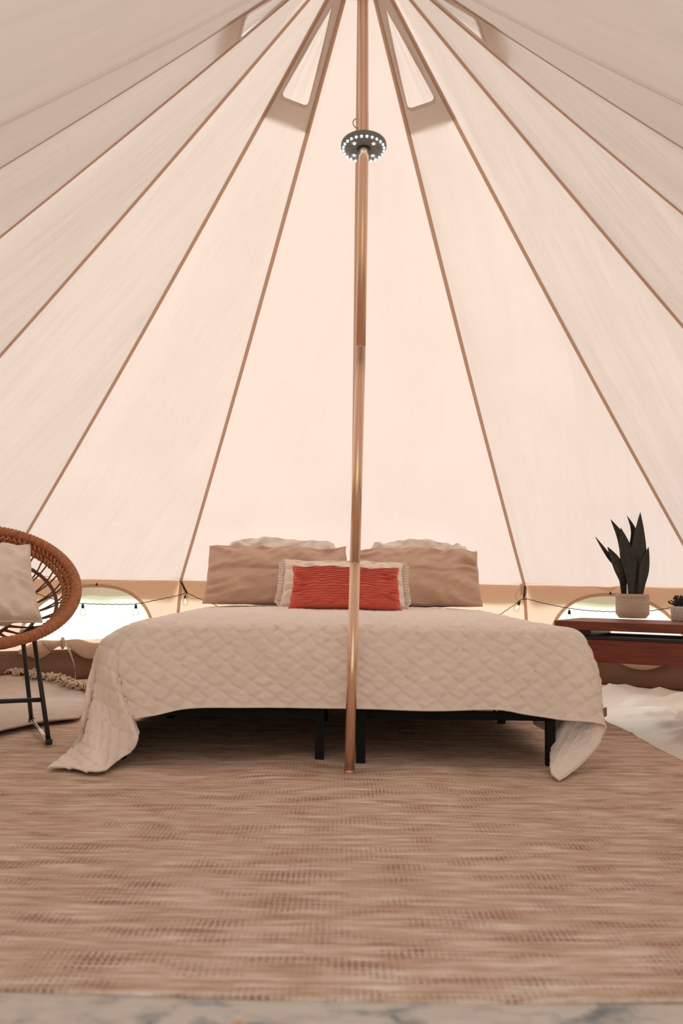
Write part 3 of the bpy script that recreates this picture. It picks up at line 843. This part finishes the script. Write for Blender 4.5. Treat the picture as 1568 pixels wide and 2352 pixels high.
# ---- pillows
def pillow(name, mat, w_, h_, t_, loc, lean, yaw, roll, seed, label, cat='pillow', group=None, N_=64, pleat=0, pinch=.06, ears=.0, power=.42, dent=0, sag=.0, rc=.0, wav=.008, taper=.05):
    e = empty(name, loc, label, cat, group) if pleat or ears else None
    mb = MB(); n = N_
    rot = Matrix.Rotation(yaw, 3, 'Z') @ Matrix.Rotation(-lean, 3, 'X') @ Matrix.Rotation(roll, 3, 'Y')
    loc = Vector(loc)
    def pt(i, j, side):
        a, b = 2 * i / n - 1, 2 * j / n - 1
        a2 = math.copysign(abs(a) ** .9, a); b2 = math.copysign(abs(b) ** .9, b)
        x = w_ / 2 * a2 * (1 - pinch * (1 - b2 * b2)); z = h_ / 2 * b2 * (1 - pinch * (1 - a2 * a2))
        x *= 1 - taper * (b + 1) / 2; cr = 1 - rc * (a2 * b2) ** 2; x *= cr; z *= cr
        x += .006 * fn(b * 3 + seed, a * 2); z += (wav * fn(a * 2.2 + seed, 1.5, 3) + wav * .5 * fn(a * 6 + seed, .5, 7)) * (b + 1) / 2
        prof = (max(0, 1 - a * a) * max(0, 1 - b * b)) ** power
        th = t_ / 2 * prof * (1 - .25 * b)
        ed = max(abs(a), abs(b))
        wr = (.3 if pleat else 1) * .020 * fn(a * 2.6 + seed * 1.7, b * 2.1 + a * 1.2, side * 2.0) + .010 * fn(a * 6 + seed, b * 5 - a * 4, side * 4.0)
        rad = .012 * sstep(.45, .9, ed) * sstep(1, .93, ed) * math.sin(14 * math.atan2(b, a) + 5 * fn(a * 2, b * 2, seed))
        th += (wr + rad) * min(1, prof * 2.2)
        if dent: th -= dent * math.exp(-((b - .15 - .08 * math.sin(a * 2 + seed)) / .05) ** 2) * sstep(-.9, -.2, a) * (side < 0)
        if pleat and side < 0:
            ph = (b + .010 * math.sin(a * 14 + b * 5) + .012 * fn(a * 5, b * 3, seed) - .03 * (1 - a * a)) * pleat / 2
            fr = ph - math.floor(ph)
            th += .011 * (1 - fr) ** 1.0 * min(1, prof * 3) - .004
        y = th * (1 if side > 0 else -1)
        p = Vector((x, y, z + h_ / 2)); p.z -= sag * (1 - abs(a)) * (b + 1) / 2
        return rot @ p + loc
    vs = []; idx = {}
    for side in (-1, 1):
        for j in range(n + 1):
            for i in range(n + 1):
                bd = i in (0, n) or j in (0, n)
                if side > 0 and bd: idx[(1, i, j)] = idx[(-1, i, j)]; continue
                idx[(side, i, j)] = len(vs); vs.append(pt(i, j, side))
    fs = []
    for side in (-1, 1):
        for j in range(n):
            for i in range(n):
                q = [idx[(side, i, j)], idx[(side, i + 1, j)], idx[(side, i + 1, j + 1)], idx[(side, i, j + 1)]]
                fs.append(tuple(q if side < 0 else q[::-1]))
    mb.add(vs, fs); o = mb.build(name if e is None else 'cover', mat, e)
    if e is None: tag(o, label, cat, group); e = o
    return e, pt, n
def bedz(y): return ZT + .026
# pale pillows at the back
wl = atY(648, 1247, 5.34); wr_ = atY(960, 1252, 5.34)
pillow('pillow', M['white_cotton'], .70, wl.z - bedz(0) + .035, .16, (wl.x, 5.25, bedz(0)), .22, .03, .012, 3, 'white pillow behind the taupe pillow nearer the rattan chair', group='white pillows at the bed head', pinch=-.03, rc=.10, wav=.025, power=.34)
pillow('pillow', M['white_cotton'], .62, wr_.z - bedz(0) + .035, .16, (wr_.x - .0, 5.26, bedz(0)), .22, -.03, .02, 5, 'white pillow behind the taupe pillow nearer the red table', group='white pillows at the bed head', pinch=-.03, rc=.10, wav=.03, power=.34)
tl = atY(640, 1400, 5.0); tr_ = atY(950, 1400, 5.0)
hL = atY(640, 1257, 5.14).z - bedz(0) - .018
pillow('pillow', M['taupe'], .81, hL / math.cos(.30) + .02, .18, (tl.x - .012, 4.95, bedz(0) + .002), .30, .02, .0, 11, 'plump taupe pillow leaning at the bed head nearer the rattan chair', group='taupe pillows at the bed head', pinch=.03, rc=.012, dent=.014, wav=.022)
pillow('pillow', M['taupe'], .75, hL / math.cos(.30) + .02, .18, (tr_.x + .008, 5.00, bedz(0) + .002), .30, -.02, -.01, 17, 'plump taupe pillow leaning at the bed head nearer the red table', group='taupe pillows at the bed head', pinch=.03, rc=.012, dent=.010, wav=.022)
# ruffled sham
sy = 4.70; sc = atY(787, 1408, sy); hs = atY(787, 1290, sy + .12).z - bedz(0)
sham, spt, sn = pillow('ruffled_cushion', M['sham'], .66, hs / math.cos(.38) - .005, .15, (sc.x, sy, bedz(0) + .004), .38, .0, .008, 23, 'cream cushion with ruffled edges behind the coral cushion', 'cushion', ears=1, pinch=.035)
border = [(i, 0) for i in range(sn)] + [(sn, j) for j in range(sn)] + [(sn - i, sn) for i in range(sn)] + [(0, sn - j) for j in range(sn)]
cen = spt(sn // 2, sn // 2, -1) * .5 + spt(sn // 2, sn // 2, 1) * .5
nrm_ = Matrix.Rotation(-.38, 3, 'X') @ Vector((0, -1, 0))
g = [[], [], []]
bp = [spt(i, j, -1) for i, j in border]; nb = len(bp)
for q in range(nb * 3):
    f = q / 3; a_ = bp[int(f) % nb].lerp(bp[(int(f) + 1) % nb], f % 1)
    i, j = border[int(f) % nb]
    t_ = (bp[(int(f) + 2) % nb] - bp[int(f) - 2]).normalized(); o_ = t_.cross(nrm_).normalized()
    if o_.dot(a_ - cen) < 0: o_ = -o_
    vert = (i in (0, sn)); wd = (.006 + .024 * sstep(0, .08, j / sn) * sstep(1, .92, j / sn)) if vert else .006
    wv = math.sin(q * .62 + 2 * fn(q * .02, 1)) * (.009 if vert else .004)
    g[0].append(a_ - o_ * .004); g[1].append(a_ + o_ * wd * .55 + nrm_ * wv * .7); g[2].append(a_ + o_ * wd * (1 + .2 * fn(q * .2, 9)) + nrm_ * wv)
for r in g: r.append(r[0])
rf = MB(); rf.grid(g); rf.build('ruffle', M['sham'], sham, solid=.002)
# coral pleated cushion
ry = 4.40; rc = atY(792, 1414, ry); hr = atY(792, 1303, ry + .09).z - bedz(0)
pillow('pleated_cushion', M['coral'], .55, hr / math.cos(.34), .13, (rc.x, ry, bedz(0) + .002), .34, .0, .006, 31, 'coral red cushion with horizontal pleats propped on the bed', 'cushion', N_=150, pleat=17, pinch=.035, ears=0)

# ================================================================== RATTAN CHAIR
cf, cb = onZ(112, 1707, .03), onZ(72, 1659, .03)
Fd = Vector((cf.x - cb.x, cf.y - cb.y, 0)).normalized(); Sd = Vector((-Fd.y, Fd.x, 0)); Sd = Sd if Sd.x > 0 else -Sd
cbase = (cf + cb) / 2 - Sd * .27; cbase.z = .028
chair = empty('rattan_chair', (cbase.x, cbase.y, .028), 'round woven rattan hoop chair with black steel legs', 'chair')
TAU = R_(39); HC = atY(-35, 1338, cbase.y); HR = .365
Tt = -Fd * math.cos(TAU) + Vector((0, 0, math.sin(TAU))); Nb = -(Fd * math.sin(TAU) + Vector((0, 0, math.cos(TAU))))   # Nb: behind / below the hoop plane
def hoop(a, r_, dpt): return HC + (Sd * math.cos(a) + Tt * math.sin(a)) * r_ + Nb * dpt
def ring_pts(r_, d_, n): return [hoop(2 * math.pi * i / n, r_, d_) for i in range(n)]
# wrapped outer rim
nr = 420
MB().tube(ring_pts(HR, 0, nr), [.0195 + .0045 * abs(math.sin(i * math.pi / 3.0)) for i in range(nr)], 12, closed=True).build('rim', M['rattan'], chair)
for q, (r_, d_) in enumerate(((HR - .022, .016), (HR - .040, .034))):   # braided band inside the rim
    for s_ in (0, math.pi):
        pts = []
        for i in range(260):
            a = 2 * math.pi * i / 260; tw = a * 44 + s_ + q
            pts.append(hoop(a, r_ + .010 * math.cos(tw), d_ + .010 * math.sin(tw)))
        MB().tube(pts, .0075, 6, closed=True).build('braid', M['rattan'], chair)
for (r_, d_) in ((.295, .095), (.215, .150), (.12, .185)):
    n2 = 90; MB().tube(ring_pts(r_, d_, n2), [.0075 + .001 * (i % 2) for i in range(n2)], 8, closed=True).build('inner_hoop', M['rattan_dark'], chair)
for i in range(52):
    a = 2 * math.pi * i / 52; a2 = a + .10 * (1 if i % 2 else -1)
    pts = [hoop(a, HR - .02, .02), hoop(lerp(a, a2, .3), .295, .095), hoop(lerp(a, a2, .6), .215, .150), hoop(a2, .12, .185)]
    MB().tube(spl(pts, 9), .0036, 5).build('strand', M['rattan_dark'], chair)
def mir(p): return p - Sd * (2 * Sd.dot(p - Vector((cbase.x, cbase.y, p.z))))
rb = .0095
ftop = atY(75, 1443, cf.y + .10); btop = atY(51, 1452, cb.y - .22)
for fl in (False, True):
    X = mir if fl else (lambda p: p)
    f0, b0 = Vector((cf.x, cf.y, .034)), Vector((cb.x, cb.y, .040))
    MB().tube([X(ftop), X(f0)], rb, 10).build('leg', M['steel_black'], chair)
    MB().tube([X(btop), X(b0.lerp(btop, .18)), X(b0)], rb, 10).build('leg', M['steel_black'], chair)
    MB().tube([X(b0), X(f0)], rb * .9, 10).build('foot_bar', M['chrome'], chair)
    MB().tube([X(ftop), X(btop)], rb, 10).build('seat_support', M['steel_black'], chair)
    MB().tube([X(f0) + Vector((0, 0, -.010)), X(f0) + Vector((0, 0, .012))], .0135, 12).build('foot_cap', M['steel_black'], chair)
    MB().tube([X(b0) + Vector((0, 0, -.012)), X(b0) + Vector((0, 0, .010))], .0125, 12).build('foot_cap', M['steel_black'], chair)
u0 = Vector((cb.x, cb.y, .04)).lerp(btop, .90); MB().tube([u0, mir(u0)], rb * .95, 10).build('cross_bar', M['steel_black'], chair)
u1 = cf.lerp(ftop, .37); MB().tube([u1, mir(u1)], rb * .95, 10).build('cross_bar', M['steel_black'], chair)
# cushion in the chair
yawc = math.atan2(Fd.x, -Fd.y)
cpos = HC - Sd * .022 - Tt * .215 + Nb * .035
cu, cpt, cn = pillow('linen_cushion', M['linen'], .47, .43, .16, cpos, R_(42), yawc, -.04, 41, 'square cream linen cushion with piped edge in the rattan chair', 'cushion', ears=1, pinch=.05)
border = [(i, 0) for i in range(cn)] + [(cn, j) for j in range(cn)] + [(cn - i, cn) for i in range(cn)] + [(0, cn - j) for j in range(cn)]
MB().tube([cpt(i, j, -1) for i, j in border], .0045, 6, closed=True).build('piping', M['linen'], cu)

# ================================================================== WOODEN TABLE
KT = .90; zt = CAMH - .19 * KT
f0 = onZ(1272, 1424.5, zt); f1 = onZ(1568, 1435, zt)
ux = Vector((f1.x - f0.x, f1.y - f0.y, 0)).normalized(); uy = Vector((-ux.y, ux.x, 0)); uy = uy if uy.y > 0 else -uy
TLn, TD = 1.10, .44
rotT = Matrix((ux, uy, Vector((0, 0, 1)))).transposed()
tb0 = Vector((f0.x, f0.y, 0))
def TP(a, b, z): return tb0 + ux * a + uy * b + Vector((0, 0, z))
tcent = TP(TLn / 2, TD / 2, .01)
table = empty('wooden_table', tcent, 'low dark red stained wooden table holding two potted plants', 'table')
def tbox(name, a0, a1, b0, b1, z0, z1, mat, bev=.003):
    o = MB().box((0, 0, 0), (a1 - a0, b1 - b0, z1 - z0)).build(name, mat, None, smooth=False, bevel=bev)
    o.location = TP((a0 + a1) / 2, (b0 + b1) / 2, (z0 + z1) / 2); o.rotation_euler = rotT.to_euler()
    o.parent = table; o.matrix_parent_inverse = Matrix.Translation(tcent).inverted()
    return o
for i in range(4):
    w4 = TD / 4; tbox('plank', 0, TLn, i * w4 + .0015, (i + 1) * w4 - .0015, zt - .041, zt, M['wood_red'])
gb = zt - .041 - .028
for a0 in (.06, TLn - .16):                              # spacer cleats between planks and frame
    tbox('cleat', a0, a0 + .10, .045, TD - .05, gb, zt - .041, M['blackpaint'])
for b0 in (.03, TD - .075):
    tbox('apron', .05, TLn - .05, b0, b0 + .042, gb - .118, gb - .014, M['wood_red'])
    tbox('black_ledge', .05, TLn - .05, b0 - .004, b0 + .05, gb - .0135, gb, M['blackpaint'], .002)
for a0 in (.085, TLn - .15):                            # trestle ends: one post on a foot rail
    fz = max(floor_z(*TP(a0, b_, 0).xy) for b_ in (0.02, .2, TD - .03)) + (.026 if a0 < .5 else .004)
    tbox('leg', a0, a0 + .05, .085, .155, fz + .045, gb - .014, M['wood_red'])
    tbox('leg', a0 + .0, a0 + .05, .20, .24, fz + .045, gb - .014, M['wood_red']) if a0 > .5 else None
    tbox('foot_rail', a0 + .002, a0 + .048, -.01, TD - .03, fz, fz + .045, M['wood_red'])

# ================================================================== PLANTS
pc = onZ(1452, 1421, zt); pY = pc.y + .07; pc = Vector((atY(1452, 1400, pY).x, pY, zt + .0005))
sc_ = pY / FPX
plant = empty('potted_snake_plant', pc, 'snake plant with tall dark leaves in a beige clay pot', 'plant')
ph = 55 * sc_; pr_ = 37 * sc_
MB().lathe([(pr_ * .78, 0), (pr_ * .84, ph * .04), (pr_ * .99, ph * .17), (pr_ * 1.0, ph * .3), (pr_ * 1.0, ph * .78), (pr_ * .985, ph * .815), (pr_ * 1.005, ph * .84), (pr_ * 1.005, ph * .97), (pr_ * .985, ph), (pr_ * .92, ph), (pr_ * .91, ph * .88), (0, ph * .88)], pc, 48).build('pot', M['terracotta'], plant)
MB().lathe([(pr_ * .90, ph * .90), (0, ph * .92)], pc, 24).build('soil', M['soil'], plant)
leaves = [([(1430, 1372), (1420, 1310), (1395, 1275), (1367, 1233)], 13, .03),
          ([(1433, 1372), (1428, 1330), (1414, 1290), (1395, 1256)], 27, .0),
          ([(1447, 1372), (1443, 1310), (1428, 1240), (1402, 1193)], 25, .03),
          ([(1449, 1372), (1447, 1310), (1436, 1260), (1425, 1212)], 33, -.015),
          ([(1455, 1372), (1452, 1290), (1455, 1225), (1440, 1185)], 22, .04),
          ([(1463, 1372), (1463, 1310), (1464, 1250), (1470, 1177)], 38, .0),
          ([(1470, 1372), (1474, 1320), (1480, 1290), (1489, 1257)], 27, -.02)]
for li, (px, wid, dy) in enumerate(leaves):
    spn = spl([atY(x, y, pY + dy * (1 - q * .2)) for q, (x, y) in enumerate(px)], 22)
    g = []
    for i, p in enumerate(spn):
        f = i / 21
        wv = wid * sc_ / 2 * (.42 + .58 * sstep(.05, .55, f)) * (1 if f < .5 else max(.0, 1 - ((f - .5) / .5) ** 1.7)) + .0004
        tg = (spn[min(i + 1, 21)] - spn[max(i - 1, 0)]).normalized(); tw = .35 * math.sin(f * 3 + li)
        sd_ = tg.cross(Vector((math.sin(tw), -math.cos(tw), 0))).normalized(); nf = sd_.cross(tg)
        g.append([p + sd_ * wv * e + nf * (.35 * wv * e * e) for e in (-1, -.5, 0, .5, 1)])
    MB().grid(g).build('leaf', M['leaf'], plant, solid=.003, soff=0)
# small succulent
s0 = onZ(1566, 1427, zt); sY = s0.y + .04
spc = Vector((atY(1567, 1420, sY).x, sY, zt + .0005)); s2 = sY / FPX
succ = empty('potted_succulent', spc, 'small succulent in a white pot with fine geometric lines', 'plant')
h2 = 33 * s2; r2 = 26 * s2
MB().lathe([(r2 * .84, 0), (r2 * .9, h2 * .06), (r2, h2 * .9), (r2, h2), (r2 * .9, h2), (r2 * .88, h2 * .85), (0, h2 * .85)], spc, 40).build('pot', M['geo_pot'], succ)
MB().lathe([(r2 * .88, h2 * .86), (0, h2 * .9)], spc, 16).build('soil', M['soil'], succ)
mb = MB()
def pp(a, z): rr = r2 * (.9 + .1 * z) + .0004; return spc + Vector((rr * math.sin(a), -rr * math.cos(a), h2 * z))
for i in range(12):                                      # hexagon line pattern on the pot
    a = i * math.pi / 6
    for z0 in (.12, .5):
        o_ = 0 if z0 < .3 else math.pi / 12
        for (A__, B__) in (((a + o_, z0), (a + o_ + math.pi / 12, z0 + .16)), ((a + o_ + math.pi / 12, z0 + .16), (a + o_ + math.pi / 6, z0)), ((a + o_, z0), (a + o_, z0 - .1)), ((a + o_ + math.pi / 12, z0 + .16), (a + o_ + math.pi / 12, z0 + .36))):
            mb.tube([pp(lerp(A__[0], B__[0], q / 3), lerp(A__[1], B__[1], q / 3)) for q in range(4)], .0006, 4)
mb.build('line_pattern', M['geo_line'], succ)
for i in range(46):
    az = random.uniform(0, 2 * math.pi); el = random.uniform(.25, 1.5); L_ = random.uniform(.028, .062)
    b0 = spc + Vector((math.cos(az) * r2 * .3, math.sin(az) * r2 * .3, h2 * .92)); d = Vector((math.cos(az) * math.cos(el), math.sin(az) * math.cos(el), math.sin(el)))
    c0 = b0 + d * L_
    MB().tube([b0, c0 - d * .016, c0 - d * .008, c0], [.0025, .0035, .0055, .0008], 6).build('leaf', M['succulent'], succ)
    for q in range(3):
        dd = (d + Vector((random.uniform(-1, 1), random.uniform(-1, 1), random.uniform(-.4, 1))) * .9).normalized(); e0 = b0 + d * L_ * random.uniform(.55, .95)
        MB().tube([e0, e0 + dd * .007, e0 + dd * .014], [.002, .0042, .0006], 5).build('leaf', M['succulent'], succ)

# ================================================================== STRING LIGHTS
def on_wall(x, y, inset=.05):
    r = ray(x, y); lo, hi = 2.0, 8.0
    for _ in range(40):
        m_ = (lo + hi) / 2; p = CP + r * m_; d = p - TC; a = math.atan2(d.x, d.y)
        if math.hypot(d.x, d.y) > rad_poly(a, lerp(RE, RF, max(0, min(1, (EZ - p.z) / (EZ - MZ)))) - inset): hi = m_
        else: lo = m_
    return CP + r * lo
def string(pxs, name_label, bulbs, straps, loc):
    e = empty('string_lights', loc, name_label, 'string lights', 'string lights along the tent wall')
    pts = spl([on_wall(*p) for p in pxs], 150)
    MB().tube([p + Vector((0, 0, .0016 * math.sin(i * 1.3))) for i, p in enumerate(pts)], .0021, 6).build('cord', M['cord'], e)
    for (x, y, tx) in bulbs:
        p = on_wall(x, y); dr = Vector((tx, 0, -1)).normalized(); q = Vector((0, 0, 1)).rotation_difference(dr).to_matrix()
        so = MB().lathe([(.003, -.006), (.0045, 0), (.007, .004), (.0085, .012), (.0085, .022), (.006, .023)], p, 12, q); so.build('socket', M['cord'], e)
        gb_ = MB().lathe([(.006, .022), (.0085, .027), (.015, .038), (.0172, .048), (.0155, .058), (.009, .065), (0, .067)], p, 18, q).build('bulb', M['glass'], e)
        MB().tube([p + q @ Vector((.001, 0, .024)), p + q @ Vector((-.0018, 0, .034)), p + q @ Vector((.0018, 0, .042)), p + q @ Vector((0, 0, .048))], .0016, 6).build('filament', M['filament'], gb_)
    for s_ in straps:
        for (pl, r_) in s_:
            MB().tube([on_wall(x, y, .06) for x, y in pl], r_, 8).build('hanging_strap', M['cord'], e)
    return e
pL = on_wall(300, 1388)
string([(-20, 1352), (40, 1356), (75, 1361), (120, 1375), (155, 1381), (188, 1386), (250, 1388), (312, 1387), (360, 1378), (412, 1367), (428, 1362), (455, 1374), (500, 1392)],
       'black cord of clear bulbs strung across the window beside the rattan chair', [(74, 1366, 0), (190, 1388, .05), (312, 1389, 0), (426, 1366, 0)],
       [[([(416, 1337), (429, 1362)], .006), ([(413, 1333), (419, 1342)], .003)]], (pL.x, pL.y, 0))
pR = on_wall(1300, 1398)
string([(1130, 1421), (1147, 1412), (1180, 1390), (1204, 1376), (1250, 1386), (1307, 1397), (1360, 1403), (1415, 1405), (1490, 1403), (1540, 1396), (1600, 1388)],
       'black cord of clear bulbs strung across the window behind the snake plant', [(1193, 1382, -.45), (1307, 1402, 0)],
       [[([(1205, 1346), (1204, 1360), (1202, 1375)], .0045), ([(1204, 1344), (1208, 1350), (1208, 1362), (1204, 1370)], .0022)]], (pR.x, pR.y, 0))
